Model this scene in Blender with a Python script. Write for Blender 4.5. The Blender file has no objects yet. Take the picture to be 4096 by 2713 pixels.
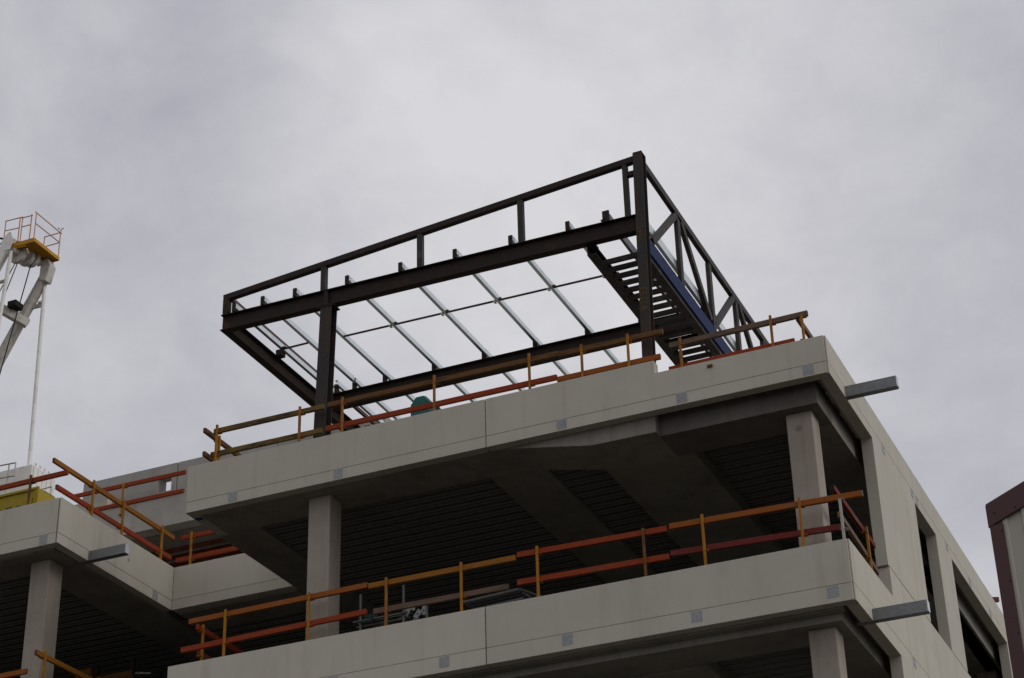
import bpy, bmesh, math, random
from mathutils import Vector, Matrix

random.seed(7)
SC = bpy.context.scene
COL = SC.collection
R = math.radians

# ------------------------------------------------------------------ materials
def _nodes(name):
    m = bpy.data.materials.new(name); m.use_nodes = True
    nt = m.node_tree; nt.nodes.clear()
    out = nt.nodes.new('ShaderNodeOutputMaterial')
    b = nt.nodes.new('ShaderNodeBsdfPrincipled')
    nt.links.new(b.outputs[0], out.inputs[0])
    b.inputs['Specular IOR Level'].default_value = .2
    return m, nt, b

def _noise(nt, vec, scale, detail=5, rough=.55, stretch=None):
    if stretch:
        mp = nt.nodes.new('ShaderNodeMapping'); mp.inputs['Scale'].default_value = stretch
        nt.links.new(vec, mp.inputs['Vector']); vec = mp.outputs[0]
    n = nt.nodes.new('ShaderNodeTexNoise')
    n.inputs['Scale'].default_value = scale; n.inputs['Detail'].default_value = detail
    n.inputs['Roughness'].default_value = rough
    nt.links.new(vec, n.inputs['Vector'])
    return n.outputs['Fac']

def _ramp(nt, fac, a, b):
    r = nt.nodes.new('ShaderNodeMapRange'); r.clamp = True
    r.inputs[1].default_value = a; r.inputs[2].default_value = b
    nt.links.new(fac, r.inputs[0])
    return r.outputs[0]

def _mix(nt, fac, c1, c2, mode='MIX'):
    x = nt.nodes.new('ShaderNodeMix'); x.data_type = 'RGBA'; x.blend_type = mode
    for i, v in ((0, fac), (6, c1), (7, c2)):
        if isinstance(v, (int, float)): x.inputs[i].default_value = v
        elif isinstance(v, tuple): x.inputs[i].default_value = (*v, 1)
        else: nt.links.new(v, x.inputs[i])
    return x.outputs[2]

def _vec(nt):
    g = nt.nodes.new('ShaderNodeNewGeometry')
    return g.outputs['Position']

def _bump(nt, b, h, strength, dist=.01):
    n = nt.nodes.new('ShaderNodeBump'); n.inputs['Strength'].default_value = strength
    n.inputs['Distance'].default_value = dist
    nt.links.new(h, n.inputs['Height']); nt.links.new(n.outputs[0], b.inputs['Normal'])

def mat_concrete(name, c, dark, stain, rough=.85, patch=.5, streak=.35, fine=60, bump=.15, cracks=0.0):
    m, nt, b = _nodes(name); v = _vec(nt)
    big = _ramp(nt, _noise(nt, v, .9, 6, .6), .35, .68)
    col = _mix(nt, big, c, dark)
    st = _ramp(nt, _noise(nt, v, 1.0, 6, .62, (3.4, 3.4, .30)), .53, .74)
    mul = nt.nodes.new('ShaderNodeMath'); mul.operation = 'MULTIPLY'; mul.inputs[1].default_value = streak
    nt.links.new(st, mul.inputs[0])
    col = _mix(nt, mul.outputs[0], col, stain)
    sp = _ramp(nt, _noise(nt, v, fine, 3, .6), .3, .7)
    col = _mix(nt, .10, col, _mix(nt, sp, (.02, .02, .02), (.75, .73, .7)))
    pores = _ramp(nt, _noise(nt, v, 22, 2, .4), .70, .76)
    pm = nt.nodes.new('ShaderNodeMath'); pm.operation = 'MULTIPLY'; pm.inputs[1].default_value = patch
    nt.links.new(pores, pm.inputs[0])
    col = _mix(nt, pm.outputs[0], col, stain)
    oi = nt.nodes.new('ShaderNodeObjectInfo'); hs = nt.nodes.new('ShaderNodeHueSaturation')
    mr = nt.nodes.new('ShaderNodeMapRange'); mr.inputs[3].default_value = .95; mr.inputs[4].default_value = 1.05
    nt.links.new(oi.outputs['Random'], mr.inputs[0]); nt.links.new(mr.outputs[0], hs.inputs['Value']); nt.links.new(col, hs.inputs['Color'])
    nt.links.new(hs.outputs[0], b.inputs['Base Color']); b.inputs['Roughness'].default_value = rough
    _bump(nt, b, sp, bump, .004)
    return m

def mat_steel(name, c, rust, amount=.55, rough=.55, stretch=(1, 1, 1), metallic=.35):
    m, nt, b = _nodes(name); v = _vec(nt)
    f = _ramp(nt, _noise(nt, v, 3.2, 7, .65, stretch), amount, amount + .14)
    col = _mix(nt, f, c, rust)
    g = _ramp(nt, _noise(nt, v, 25, 4, .6), .35, .75)
    col = _mix(nt, _ramp(nt, g, 0, 3), col, tuple(x * 2.2 for x in c))
    nt.links.new(col, b.inputs['Base Color']); b.inputs['Metallic'].default_value = metallic
    b.inputs['Roughness'].default_value = rough
    _bump(nt, b, g, .1, .003)
    return m

def mat_galv(name, c=(.52, .55, .56), rough=.38, metallic=.85, k=.82):
    m, nt, b = _nodes(name); v = _vec(nt)
    vo = nt.nodes.new('ShaderNodeTexVoronoi'); vo.inputs['Scale'].default_value = 28
    nt.links.new(v, vo.inputs['Vector'])
    sep = nt.nodes.new('ShaderNodeSeparateColor'); nt.links.new(vo.outputs['Color'], sep.inputs[0])
    col = _mix(nt, sep.outputs[0], tuple(x * k for x in c), c)
    dirt = _ramp(nt, _noise(nt, v, 4, 6, .6), .5, .8)
    col = _mix(nt, dirt, col, tuple(x * (k - .2) for x in c))
    nt.links.new(col, b.inputs['Base Color'])
    b.inputs['Metallic'].default_value = metallic; b.inputs['Roughness'].default_value = rough
    return m

def mat_timber(name, paint, wood, wear=.58, along='X', rough=.75):
    m, nt, b = _nodes(name); v = _vec(nt)
    s = {'X': (.7, 9, 9), 'Y': (9, .7, 9)}[along]
    s2 = {'X': (.35, 2.2, 2.2), 'Y': (2.2, .35, 2.2)}[along]
    grain = _noise(nt, v, 5, 6, .65, s)
    w = _ramp(nt, _noise(nt, v, 3.4, 6, .7, s2), wear, wear + .12)
    col = _mix(nt, _ramp(nt, grain, .25, .75), tuple(x * .72 for x in paint), paint)
    wd = _mix(nt, _ramp(nt, grain, .3, .7), tuple(x * .45 for x in wood), wood)
    col = _mix(nt, w, col, wd)
    scuff = _ramp(nt, _noise(nt, v, 16, 4, .7), .66, .74)
    col = _mix(nt, scuff, col, (.08, .06, .045))
    s3 = {'X': (.9, 4, 4), 'Y': (4, .9, 4)}[along]
    chalky = _ramp(nt, _noise(nt, v, 5.5, 5, .7, s3), .62, .72)
    ck = nt.nodes.new('ShaderNodeMath'); ck.operation = 'MULTIPLY'; ck.inputs[1].default_value = .5
    nt.links.new(chalky, ck.inputs[0])
    col = _mix(nt, ck.outputs[0], col, (.30, .22, .17))
    nt.links.new(col, b.inputs['Base Color']); b.inputs['Roughness'].default_value = rough
    _bump(nt, b, grain, .25, .004)
    return m

def mat_paint(name, c, dirt=None, rough=.45, amount=.6, scale=3):
    m, nt, b = _nodes(name); v = _vec(nt)
    d = dirt or tuple(x * .6 for x in c)
    f = _ramp(nt, _noise(nt, v, scale, 6, .65), amount, amount + .22)
    nt.links.new(_mix(nt, f, c, d), b.inputs['Base Color']); b.inputs['Roughness'].default_value = rough
    return m

M = {}
M['panel'] = mat_concrete('pale_precast_concrete', (.545, .508, .418), (.50, .46, .372), (.33, .285, .205), streak=.42, patch=.25, fine=90, bump=.08)
M['panel_side'] = M['panel']
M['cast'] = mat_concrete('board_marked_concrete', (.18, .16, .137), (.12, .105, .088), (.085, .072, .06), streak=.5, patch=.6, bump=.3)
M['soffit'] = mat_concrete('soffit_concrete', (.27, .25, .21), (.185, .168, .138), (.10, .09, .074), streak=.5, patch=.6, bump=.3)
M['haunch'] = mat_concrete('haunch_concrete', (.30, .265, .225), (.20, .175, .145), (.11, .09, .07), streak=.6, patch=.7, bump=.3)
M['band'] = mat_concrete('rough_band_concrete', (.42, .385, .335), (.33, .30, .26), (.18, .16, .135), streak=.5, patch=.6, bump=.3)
M['column'] = mat_concrete('column_concrete', (.36, .31, .25), (.285, .24, .19), (.17, .125, .09), streak=.55, patch=.45, bump=.15)
M['greywall'] = mat_concrete('grey_precast_concrete', (.38, .365, .33), (.315, .30, .27), (.21, .195, .17), streak=.5, patch=.3)
M['deck'] = mat_paint('dull_deck_steel', (.10, .10, .094), (.085, .083, .078), rough=.7, amount=.45, scale=1.5)
M['decklip_lit'] = mat_paint('deck_rib_painted_light', (.24, .24, .228), rough=.6)  # same deck steel, lightened to paint in the light its lips catch
M['steel'] = mat_steel('bare_dark_steel', (.026, .0175, .0138), (.075, .032, .018), .57, .7, metallic=0)
M['steelpost'] = mat_steel('bare_post_steel', (.036, .031, .027), (.085, .032, .013), .54, .65, stretch=(5, 5, .5), metallic=0)
M['rust'] = mat_steel('rusty_brown_steel', (.075, .050, .045), (.11, .05, .03), .5, .6, metallic=.2)
M['truss'] = mat_steel('bare_truss_steel', (.036, .029, .025), (.105, .078, .066), .55, .6, metallic=0)
M['galv'] = mat_galv('galvanised_steel', (.72, .77, .77), .40, 1.0, .97)
M['galvdull'] = mat_galv('dull_galvanised_steel', (.24, .247, .252), .5, .3)
M['plate'] = mat_galv('zinc_plate', (.33, .335, .335), .6, .1, .96)
M['blue'] = mat_paint('dark_blue_paint', (.013, .023, .085), rough=.7)
M['bluebright'] = mat_paint('blue_sticker', (.01, .06, .22))
M['tube'] = mat_galv('scaffold_tube_steel', (.15, .147, .138), .5, .4)
M['postyellow'] = mat_steel('yellow_post_paint', (.30, .125, .010), (.12, .045, .014), .52, .6, (3, 3, 1), 0)
M['postorange'] = mat_steel('orange_post_paint', (.27, .105, .016), (.11, .045, .016), .50, .6, (3, 3, 1), 0)
M['postrust'] = mat_steel('rusty_post_paint', (.15, .065, .018), (.075, .036, .018), .45, .7, (3, 3, 1), 0)
M['postgrey'] = mat_galv('zinc_post', (.40, .38, .34), .5, .3)
for ax in 'XY':
    M['orange' + ax] = mat_timber('orange_timber_' + ax.lower(), (.32, .090, .014), (.25, .14, .08), .54, ax)
    M['redorange' + ax] = mat_timber('red_orange_timber_' + ax.lower(), (.30, .046, .012), (.24, .085, .04), .56, ax)
    M['darkred' + ax] = mat_timber('dark_red_timber_' + ax.lower(), (.165, .026, .018), (.17, .085, .065), .54, ax)
    M['yellow' + ax] = mat_timber('yellow_timber_' + ax.lower(), (.32, .125, .014), (.20, .115, .045), .58, ax)
    M['brown' + ax] = mat_timber('brown_timber_' + ax.lower(), (.17, .075, .022), (.085, .048, .024), .50, ax)
    M['grey' + ax] = mat_timber('greyed_timber_' + ax.lower(), (.17, .108, .070), (.12, .085, .062), .50, ax)
    M['worn' + ax] = mat_timber('worn_yellow_timber_' + ax.lower(), (.20, .115, .025), (.062, .045, .030), .47, ax)
M['dark'] = mat_paint('dark_rubber', (.012, .011, .010), rough=.7)
M['endgreen'] = mat_paint('green_end_paint', (.05, .085, .06))
M['endred'] = mat_paint('red_end_paint', (.13, .026, .02))
M['chalk'] = mat_paint('yellow_chalk', (.21, .135, .014), (.07, .045, .012), rough=.9, amount=.45, scale=30)
M['white'] = mat_paint('white_crane_paint', (.78, .76, .71), (.62, .58, .52), rough=.4, amount=.5)
M['whitedirty'] = mat_paint('dirty_crane_paint', (.56, .52, .46), (.34, .30, .25), rough=.5, amount=.48)
M['craneyellow'] = mat_paint('crane_yellow_paint', (.33, .235, .010), (.24, .165, .008), amount=.55)
M['deckyellow'] = mat_paint('platform_yellow_paint', (.50, .24, .010), (.36, .16, .008), amount=.5)
M['railorange'] = mat_paint('orange_rail_paint', (.55, .24, .10), (.4, .17, .06), amount=.55)
M['letter'] = mat_paint('black_lettering', (.035, .028, .022))
M['teal'] = mat_paint('teal_machine_paint', (.020, .125, .115), (.012, .065, .06), rough=.4, amount=.45, scale=7)
M['tealdark'] = mat_paint('dark_teal_paint', (.010, .045, .042), rough=.5)
M['maroon'] = mat_paint('maroon_flashing', (.085, .042, .042), (.075, .036, .037), rough=.5)
M['cream'] = mat_paint('cream_cladding', (.42, .39, .33), (.38, .35, .29), rough=.5)
M['formply'] = mat_paint('red_brown_formwork', (.16, .045, .022), (.07, .025, .015), rough=.7, amount=.45)
M['asphalt'] = mat_concrete('site_ground', (.049, .046, .039), (.038, .035, .029), (.026, .024, .020), rough=.95)

# ------------------------------------------------------------------ mesh helpers
class MB:
    def __init__(self): self.v = []; self.f = []
    def add(self, vs, fs):
        o = len(self.v); self.v += [tuple(p) for p in vs]
        self.f += [tuple(i + o for i in f) for f in fs]; return self
    def box(self, x0, x1, y0, y1, z0, z1):
        vs = [(x, y, z) for z in (z0, z1) for y in (y0, y1) for x in (x0, x1)]
        return self.add(vs, [(0, 2, 3, 1), (4, 5, 7, 6), (0, 1, 5, 4), (2, 6, 7, 3), (0, 4, 6, 2), (1, 3, 7, 5)])
    def rings(self, rs):
        n = len(rs[0]); vs = [p for r in rs for p in r]; fs = []
        for k in range(len(rs) - 1):
            for i in range(n):
                j = (i + 1) % n
                fs.append((k * n + i, k * n + j, (k + 1) * n + j, (k + 1) * n + i))
        fs.append(tuple(range(n))); fs.append(tuple((len(rs) - 1) * n + i for i in range(n)))
        return self.add(vs, fs)
    def ext(self, prof, p, q, up=(0, 0, 1)):
        p, q, up = Vector(p), Vector(q), Vector(up)
        d = (q - p).normalized(); s = d.cross(up).normalized(); u = s.cross(d)
        return self.rings([[c + s * a + u * b for a, b in prof] for c in (p, q)])
    def bar(self, p, q, w, h, up=(0, 0, 1)):
        return self.ext([(-w / 2, -h / 2), (w / 2, -h / 2), (w / 2, h / 2), (-w / 2, h / 2)], p, q, up)
    def ibeam(self, p, q, w, h, t=.014, tw=.01, up=(0, 0, 1)):
        a, b, c = w / 2, h / 2, tw / 2
        pr = [(-a, -b), (a, -b), (a, -b + t), (c, -b + t), (c, b - t), (a, b - t), (a, b), (-a, b), (-a, b - t), (-c, b - t), (-c, -b + t), (-a, -b + t)]
        return self.ext(pr, p, q, up)
    def chan(self, p, q, w, h, t=.006, up=(0, 0, 1), flip=1):
        a, b = w / 2, h / 2     # web on the +side, flanges pointing to the -side
        pr = [(a, -b), (a, b), (-a, b), (-a, b - t), (a - t, b - t), (a - t, -b + t), (-a, -b + t), (-a, -b)]
        return self.ext([(x * flip, y) for x, y in pr], p, q, up)
    def tube(self, p, q, r, n=10, r2=None):
        p, q = Vector(p), Vector(q); d = (q - p).normalized()
        up = Vector((0, 0, 1)) if abs(d.z) < .9 else Vector((0, 1, 0))
        s = d.cross(up).normalized(); u = s.cross(d)
        r2 = r if r2 is None else r2
        return self.rings([[c + (s * math.cos(2 * math.pi * i / n) + u * math.sin(2 * math.pi * i / n)) * rr for i in range(n)] for c, rr in ((p, r), (q, r2))])
    def path(self, pts, r, n=6):
        for a, b in zip(pts, pts[1:]): self.tube(a, b, r, n)
        return self
    def build(self, name, m, parent=None, bevel=0):
        org = Vector(parent.matrix_world.translation) if parent else Vector((0, 0, 0))
        if parent:
            org = Vector((0, 0, 0)); q = parent
            while q: org += Vector(q.location); q = q.parent
        me = bpy.data.meshes.new(name)
        me.from_pydata([tuple(Vector(p) - org) for p in self.v], [], self.f)
        bm = bmesh.new(); bm.from_mesh(me); bmesh.ops.remove_doubles(bm, verts=bm.verts, dist=1e-6) if False else None
        bmesh.ops.recalc_face_normals(bm, faces=bm.faces); bm.to_mesh(me); bm.free()
        me.materials.append(m)
        o = bpy.data.objects.new(name, me); COL.objects.link(o)
        if parent: o.parent = parent
        if bevel:
            b = o.modifiers.new('edge', 'BEVEL'); b.width = bevel; b.segments = 2; b.limit_method = 'ANGLE'; b.angle_limit = R(40)
        return o

def tag(o, label=None, cat=None, group=None, kind=None):
    if label: o['label'] = label
    if cat: o['category'] = cat
    if group: o['group'] = group
    if kind: o['kind'] = kind
    return o

def thing(name, loc, label, cat, group=None):
    o = bpy.data.objects.new(name, None); COL.objects.link(o); o.location = loc
    o.empty_display_size = .3
    return tag(o, label, cat, group)

def base_at(o, loc):
    """give a single-mesh thing its own origin"""
    d = Vector(loc) - Vector(o.location)
    o.data.transform(Matrix.Translation(-d)); o.location = loc
    return o

# ------------------------------------------------------------------ camera
CAM = Vector((7.08610, -30.90563, -17.29526))
yaw, pit, rol = -0.405142, 0.508616, -0.029238
fw = Vector((math.sin(yaw) * math.cos(pit), math.cos(yaw) * math.cos(pit), math.sin(pit)))
rt = Vector((math.cos(yaw), -math.sin(yaw), 0)); up = rt.cross(fw)
r2 = rt * math.cos(rol) + up * math.sin(rol); u2 = -rt * math.sin(rol) + up * math.cos(rol)
cd = bpy.data.cameras.new('camera'); cam = bpy.data.objects.new('camera', cd); COL.objects.link(cam)
mw = Matrix((r2, u2, -fw)).transposed().to_4x4(); mw.translation = CAM
cam.matrix_world = mw
cd.sensor_width = 36; cd.sensor_fit = 'HORIZONTAL'; cd.lens = 7863.39 / 4096 * 36
cd.clip_start = .1; cd.clip_end = 2000
SC.camera = cam
GZ = -18.9

# ------------------------------------------------------------------ ground
g = MB().add([(-600, -600, GZ), (600, -600, GZ), (600, 600, GZ), (-600, 600, GZ)], [(0, 1, 2, 3)]).build('ground', M['asphalt'])
tag(g, 'dark bare ground of the building site', 'ground', kind='structure')

# ------------------------------------------------------------------ concrete building
ST, H = .272, .766            # top of the raised panels and depth below the datum
ZL, ZLB = -4.0, -5.115        # lower band of panels
D = ZLB + H                   # storey offset
T = .22
bld = thing('concrete_building', (-7, 8, GZ), 'unfinished concrete frame building with pale precast panels and open dark floors', 'building')

def panel(rings, zb, gz, frame, name='parapet_panel', m=None, bevel=.008, thick=T):
    kind, c = frame
    rs = []
    for s, top in rings:
        pr = [(0, zb), (0, gz - .006), (.012, gz - .006), (.012, gz + .006), (0, gz + .006), (0, top), (thick, top), (thick, zb)]
        if kind == 'front': rs.append([(s, c + d, z) for d, z in pr])
        else: rs.append([(c - d, s, z) for d, z in pr])
    return MB().rings(rs).build(name, m or M['panel'], bld, bevel)

def plate(par, pos, facing, s=.205):
    b = MB(); x, y, z = pos
    if facing == 'front':
        b.box(x - s / 2, x + s / 2, y - .004, y + .05, z - s / 2, z + s / 2)
        for dx in (-.065, .065):
            for dz in (-.05, .06): b.tube((x + dx, y - .012, z + dz), (x + dx, y, z + dz), .011, 6)
        for k in range(3):
            b.box(x - .02 + .012 * k, x - .012 + .012 * k, y - .0065, y, z - .02 + .01 * (k % 2), z + .015)
    else:
        b.box(x - .05, x + .004, y - s / 2, y + s / 2, z - s / 2, z + s / 2)
        for dy in (-.065, .065):
            for dz in (-.05, .06): b.tube((x, y + dy, z + dz), (x + .012, y + dy, z + dz), .011, 6)
    return b.build('fixing_plate', M['plate'], par)

GU, GL = -.533, -4.803
# upper front band
p1 = panel([(-13.5, ST), (-6.785, ST)], -H, GU, ('front', 0))
p2 = panel([(-6.765, ST), (-3.29, ST), (-3.29, 0), (-.03, 0)], -H, GU, ('front', 0))
for x in (-12.39, -9.98): plate(p1, (x, 0, -.632), 'front')
for x in (-5.2, -2.79, -.37): plate(p2, (x, 0, -.632), 'front')
# lower front band
p3 = panel([(-13.69, ZL), (-6.872, ZL)], ZLB, GL, ('front', 0))
p4 = panel([(-6.85, ZL), (-.03, ZL)], ZLB, GL, ('front', 0))
for x in (-12.4, -10.0, -7.7): plate(p3, (x, 0, -4.92), 'front')
for x in (-5.26, -2.82, -.37): plate(p4, (x, 0, -4.92), 'front')
# upper side band with piers between the window openings
def side_band(y0, y1, z0, z1, gz, lip, piers=()):
    b = MB()
    def pr(s, t): return [(0 - d, s, z) for d, z in ((0, z0), (0, gz - .006), (.012, gz - .006), (.012, gz + .006), (0, gz + .006), (0, z1), (t, z1), (t, z0))]
    if lip: b.rings([pr(y0, .022), pr(.235, .022), pr(.235, T), pr(y1, T)])
    else: b.rings([pr(y0, T), pr(y1, T)])
    for a, c, zb, tk in piers: b.box(-tk, 0, a, c, zb, z0)
    return b.build('facade_panel', M['panel'], bld)
s1 = side_band(.03, 6.345, -H, 0, GU, True, [(2.98, 6.345, -3.385, T)])
s2 = side_band(6.355, 9.67, -H, 0, GU, False, [(8.2, 9.67, -3.385, T)])
s3 = side_band(9.68, 15.99, -H, 0, GU, False, [(15.6, 15.99, -3.385, T)])
s4 = side_band(16.0, 24.0, -H, 0, GU, False, [(16.0, 17.6, -3.385, T), (19.4, 24.0, -3.385, T)])
for p, y in ((s1, 3.88), (s1, 6.18), (s2, 6.6), (s2, 9.3), (s3, 11.6), (s3, 13.8)): plate(p, (0, y, -.63), 'side')
# lower side band: low by the corner, raised to sill height beyond
def low_side(rings, lip):
    b = MB(); rs = []
    for k, (s, top) in enumerate(rings):
        def pr(t): return [(0 - d, s, z) for d, z in ((0, ZLB), (0, GL - .006), (.012, GL - .006), (.012, GL + .006), (0, GL + .006), (0, top), (t, top), (t, ZLB))]
        if lip and k == 0: rs += [pr(.022)]
        elif lip and k == 1: rs += [pr(.022), pr(T)]
        else: rs.append(pr(T))
    return b.rings(rs).build('facade_panel', M['panel'], bld)
l1 = low_side([(.03, ZL), (.235, ZL), (3.05, ZL), (3.05, -3.405), (3.96, -3.405)], True)
l2 = low_side([(3.97, -3.405), (6.545, -3.405)], False)
l3 = low_side([(6.555, -3.405), (11.3, -3.405)], False)
l4 = low_side([(11.31, -3.405), (24.0, -3.405)], False)
plate(l2, (0, 4.2, -4.92), 'side'); plate(l3, (0, 6.8, -4.92), 'side')
for a, c in ((3.1, 6.36), (8.2, 9.7), (16.0, 17.6), (19.4, 24)):
    MB().box(-T, -.001, a, c, -7.75, ZLB).build('facade_panel', M['panel'], bld)
# left wing round the recess
f1 = panel([(-26, ST), (-16.705, ST)], -H, GU, ('front', 0.03))
plate(f1, (-17.01, .03, -.645), 'front'); plate(f1, (-19.4, .03, -.645), 'front')
def lip_side(y0, y1, top, zb, gz, x):
    def pr(sv, t): return [(x - d, sv, z) for d, z in ((0, zb), (0, gz - .006), (.012, gz - .006), (.012, gz + .006), (0, gz + .006), (0, top), (t, top), (t, zb))]
    return MB().rings([pr(y0, .026), pr(.26, .026), pr(.26, T), pr(y1, T)]).build('parapet_panel', M['panel'], bld, .008)
f2 = lip_side(.035, 4.4, ST, -H, GU, -16.65)
plate(f2, (-16.65, 3.72, -.645), 'side')
f3 = panel([(-16.645, ST), (-13.35, ST)], -H, GU, ('front', 4.4))
# anchor hole in the wing's side panel
MB().tube((-16.66, 2.62, -.2), (-16.646, 2.62, -.2), .045, 14).build('anchor_recess', M['plate'], f2)
# wing, one storey down (just under the picture)
panel([(-26, ZL), (-16.705, ZL)], ZLB, GL, ('front', 0.03))
lip_side(.035, 4.4, ZL, ZLB, GL, -16.65)
panel([(-16.645, ZL), (-13.9, ZL)], ZLB, GL, ('front', 4.4))
panel([(.235, ZL), (4.62, ZL)], ZLB, GL, ('side', -13.47), thick=.2)
# bands further down to the ground
for k in (1, 2):
    z = k * D
    panel([(-13.69, ZL + z), (-.03, ZL + z)], ZLB + z, GL + z, ('front', 0))
    panel([(.03, ZL + z), (24, ZL + z)], ZLB + z, GL + z, ('side', 0), thick=.02)
    panel([(-26, ZL + z), (-16.685, ZL + z)], ZLB + z, GL + z, ('front', .03))
# floor plates (top surface, ribbed steel deck below), edge and floor beams
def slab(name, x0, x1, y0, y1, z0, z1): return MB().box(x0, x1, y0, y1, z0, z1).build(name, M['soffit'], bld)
def deck(x0, x1, y0, y1, z, pitch=.32):
    b = MB(); n = int((y1 - y0) / pitch)
    pr = []
    for k in range(n):
        y = y0 + k * pitch
        for o in (.0, .125): pr += [(y + o, z), (y + o + .003, z - .038), (y + o + .014, z - .038), (y + o + .017, z)]
    pr.append((y0 + n * pitch, z))
    vs = [(x, y, zz) for x in (x0, x1) for y, zz in pr]; m = len(pr)
    b.add(vs, [(i, i + 1, m + i + 1, m + i) for i in range(m - 1)])
    o = b.build('metal_deck', M['deck'], bld); o.data.materials.append(M['decklip_lit'])
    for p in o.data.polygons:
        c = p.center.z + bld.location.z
        if c < z - .004: p.material_index = 1  # rib lips get the painted-in light tone
    return o
for k in range(4):
    z = k * D
    slab('floor_slab', -13.3, -.221, .221, 24, -.58 + z, -.30 + z)
    slab('floor_slab', -26, -16.871, .251, 24, -.581 + z, -.301 + z)
    slab('floor_slab', -16.87, -13.301, 4.62, 24, -.582 + z, -.302 + z)
    if k < 2:
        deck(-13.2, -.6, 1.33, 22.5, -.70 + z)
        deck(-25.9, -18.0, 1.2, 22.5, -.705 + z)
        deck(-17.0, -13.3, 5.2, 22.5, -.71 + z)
# front beam: flush on the left, a haunch down to a deep edge beam on the right
b = MB()
rs = [[(x, .225, zb), (x, yb_, zb), (x, yb_, -.583), (x, .225, -.583)] for x, zb, yb_ in ((-13.28, -.775, 1.30), (-6.46, -.775, 1.30), (-4.71, -1.09, 1.42), (-3.41, -1.10, 1.42))]
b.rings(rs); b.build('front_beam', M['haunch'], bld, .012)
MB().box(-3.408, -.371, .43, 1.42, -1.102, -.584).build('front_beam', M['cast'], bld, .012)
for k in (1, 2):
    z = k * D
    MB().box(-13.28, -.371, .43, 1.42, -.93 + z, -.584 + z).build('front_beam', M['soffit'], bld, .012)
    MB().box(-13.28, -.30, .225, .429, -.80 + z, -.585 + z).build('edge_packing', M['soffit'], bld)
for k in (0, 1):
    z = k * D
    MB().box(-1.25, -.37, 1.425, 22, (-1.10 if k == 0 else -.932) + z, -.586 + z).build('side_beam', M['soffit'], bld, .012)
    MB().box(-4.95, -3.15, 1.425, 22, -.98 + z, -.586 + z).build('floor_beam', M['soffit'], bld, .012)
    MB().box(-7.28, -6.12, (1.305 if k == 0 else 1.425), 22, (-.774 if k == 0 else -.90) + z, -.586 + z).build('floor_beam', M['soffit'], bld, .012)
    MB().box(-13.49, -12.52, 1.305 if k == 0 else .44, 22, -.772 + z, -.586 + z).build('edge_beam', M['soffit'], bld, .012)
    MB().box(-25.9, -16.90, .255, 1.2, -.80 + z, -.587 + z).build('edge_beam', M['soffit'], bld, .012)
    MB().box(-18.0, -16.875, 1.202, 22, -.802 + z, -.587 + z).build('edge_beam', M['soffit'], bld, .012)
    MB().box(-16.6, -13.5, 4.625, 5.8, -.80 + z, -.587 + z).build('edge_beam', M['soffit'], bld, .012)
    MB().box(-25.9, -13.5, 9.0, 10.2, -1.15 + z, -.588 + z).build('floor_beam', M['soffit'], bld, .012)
MB().box(-13.5, -13.29, .222, 4.62, -.768, ST - .1).build('edge_panel', M['panel'], bld, .006)
st = MB().box(-13.48, -13.32, .30, .42, -.772, -.767).build('sticker', M['bluebright'], p1)
# second inner beam seen through the wide side window
MB().box(-.75, -.42, 9.0, 22, -1.10, -.95).build('floor_beam', M['column'], bld, .01)
# mortar left under the panels
random.seed(3)
rs = []; x = -13.2
while x < -3.5:
    d = .225 + random.uniform(.006, .055); zb = -H - random.uniform(.004, .022)
    rs.append([(x, .214, -H + .002), (x, .214, zb), (x, d, zb), (x, d + .01, -H + .002)]); x += random.uniform(.05, .16)
MB().rings(rs).build('mortar_bed', M['soffit'], bld)
rs = []; y = .26
while y < 2.9:
    d = .225 + random.uniform(.006, .06); zb = -H - random.uniform(.004, .02)
    rs.append([(-.214, y, -H + .002), (-.214, y, zb), (-d, y, zb), (-d - .01, y, -H + .002)]); y += random.uniform(.05, .14)
MB().rings(rs).build('mortar_bed', M['soffit'], bld)
# columns
def column(x0, x1, y0, zt, zb, hole=None, flip=False):
    o = MB().box(x0, x1, y0, y0 + .48, zb, zt).build('column', M['column'], bld, .02)
    if hole:
        hx, hz = hole
        b = MB()
        n = 20; yy = y0
        rin = [(hx + .035 * math.cos(2 * math.pi * i / n), yy - .002, hz + .035 * math.sin(2 * math.pi * i / n)) for i in range(n)]
        b.tube((hx, yy - .004, hz), (hx, yy + .01, hz), .062, 20)
        b.build('anchor_recess', M['soffit'], o)
        MB().tube((hx, yy - .008, hz), (hx, yy + .01, hz), .026, 14).build('anchor_plug', M['galvdull'], o)
    return o
for k in range(4):
    z = k * D
    zb = max(z + D - .30, GZ) if k < 3 else GZ
    column(-1.045, -.555, .65, (-1.102 if k == 0 else -.93) + z, zb, (-.82, -1.42) if k == 0 else None)
    column(-10.92, -10.43, .5, -.776 + z if k == 0 else -.93 + z, zb)
    column(-17.72, -17.24, .62, -.80 + z, zb)
    for xx in (-25.2,): column(xx, xx + .48, .62, -.80 + z, zb)
    for xx in (-1.0, -10.9, -17.7): column(xx, xx + .48, 8.5, -.9 + z, zb)
    for xx in (-1.0, -10.9, -17.7): column(xx, xx + .48, 16.5, -.9 + z, zb)
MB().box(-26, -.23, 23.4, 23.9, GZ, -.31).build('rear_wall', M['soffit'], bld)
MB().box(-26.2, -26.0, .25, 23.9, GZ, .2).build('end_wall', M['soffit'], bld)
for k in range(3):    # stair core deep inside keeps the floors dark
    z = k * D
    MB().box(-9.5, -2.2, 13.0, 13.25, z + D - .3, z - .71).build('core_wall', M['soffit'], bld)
    MB().box(-24, -14.2, 12.6, 12.85, z + D - .3, z - .711).build('core_wall', M['soffit'], bld)
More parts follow.
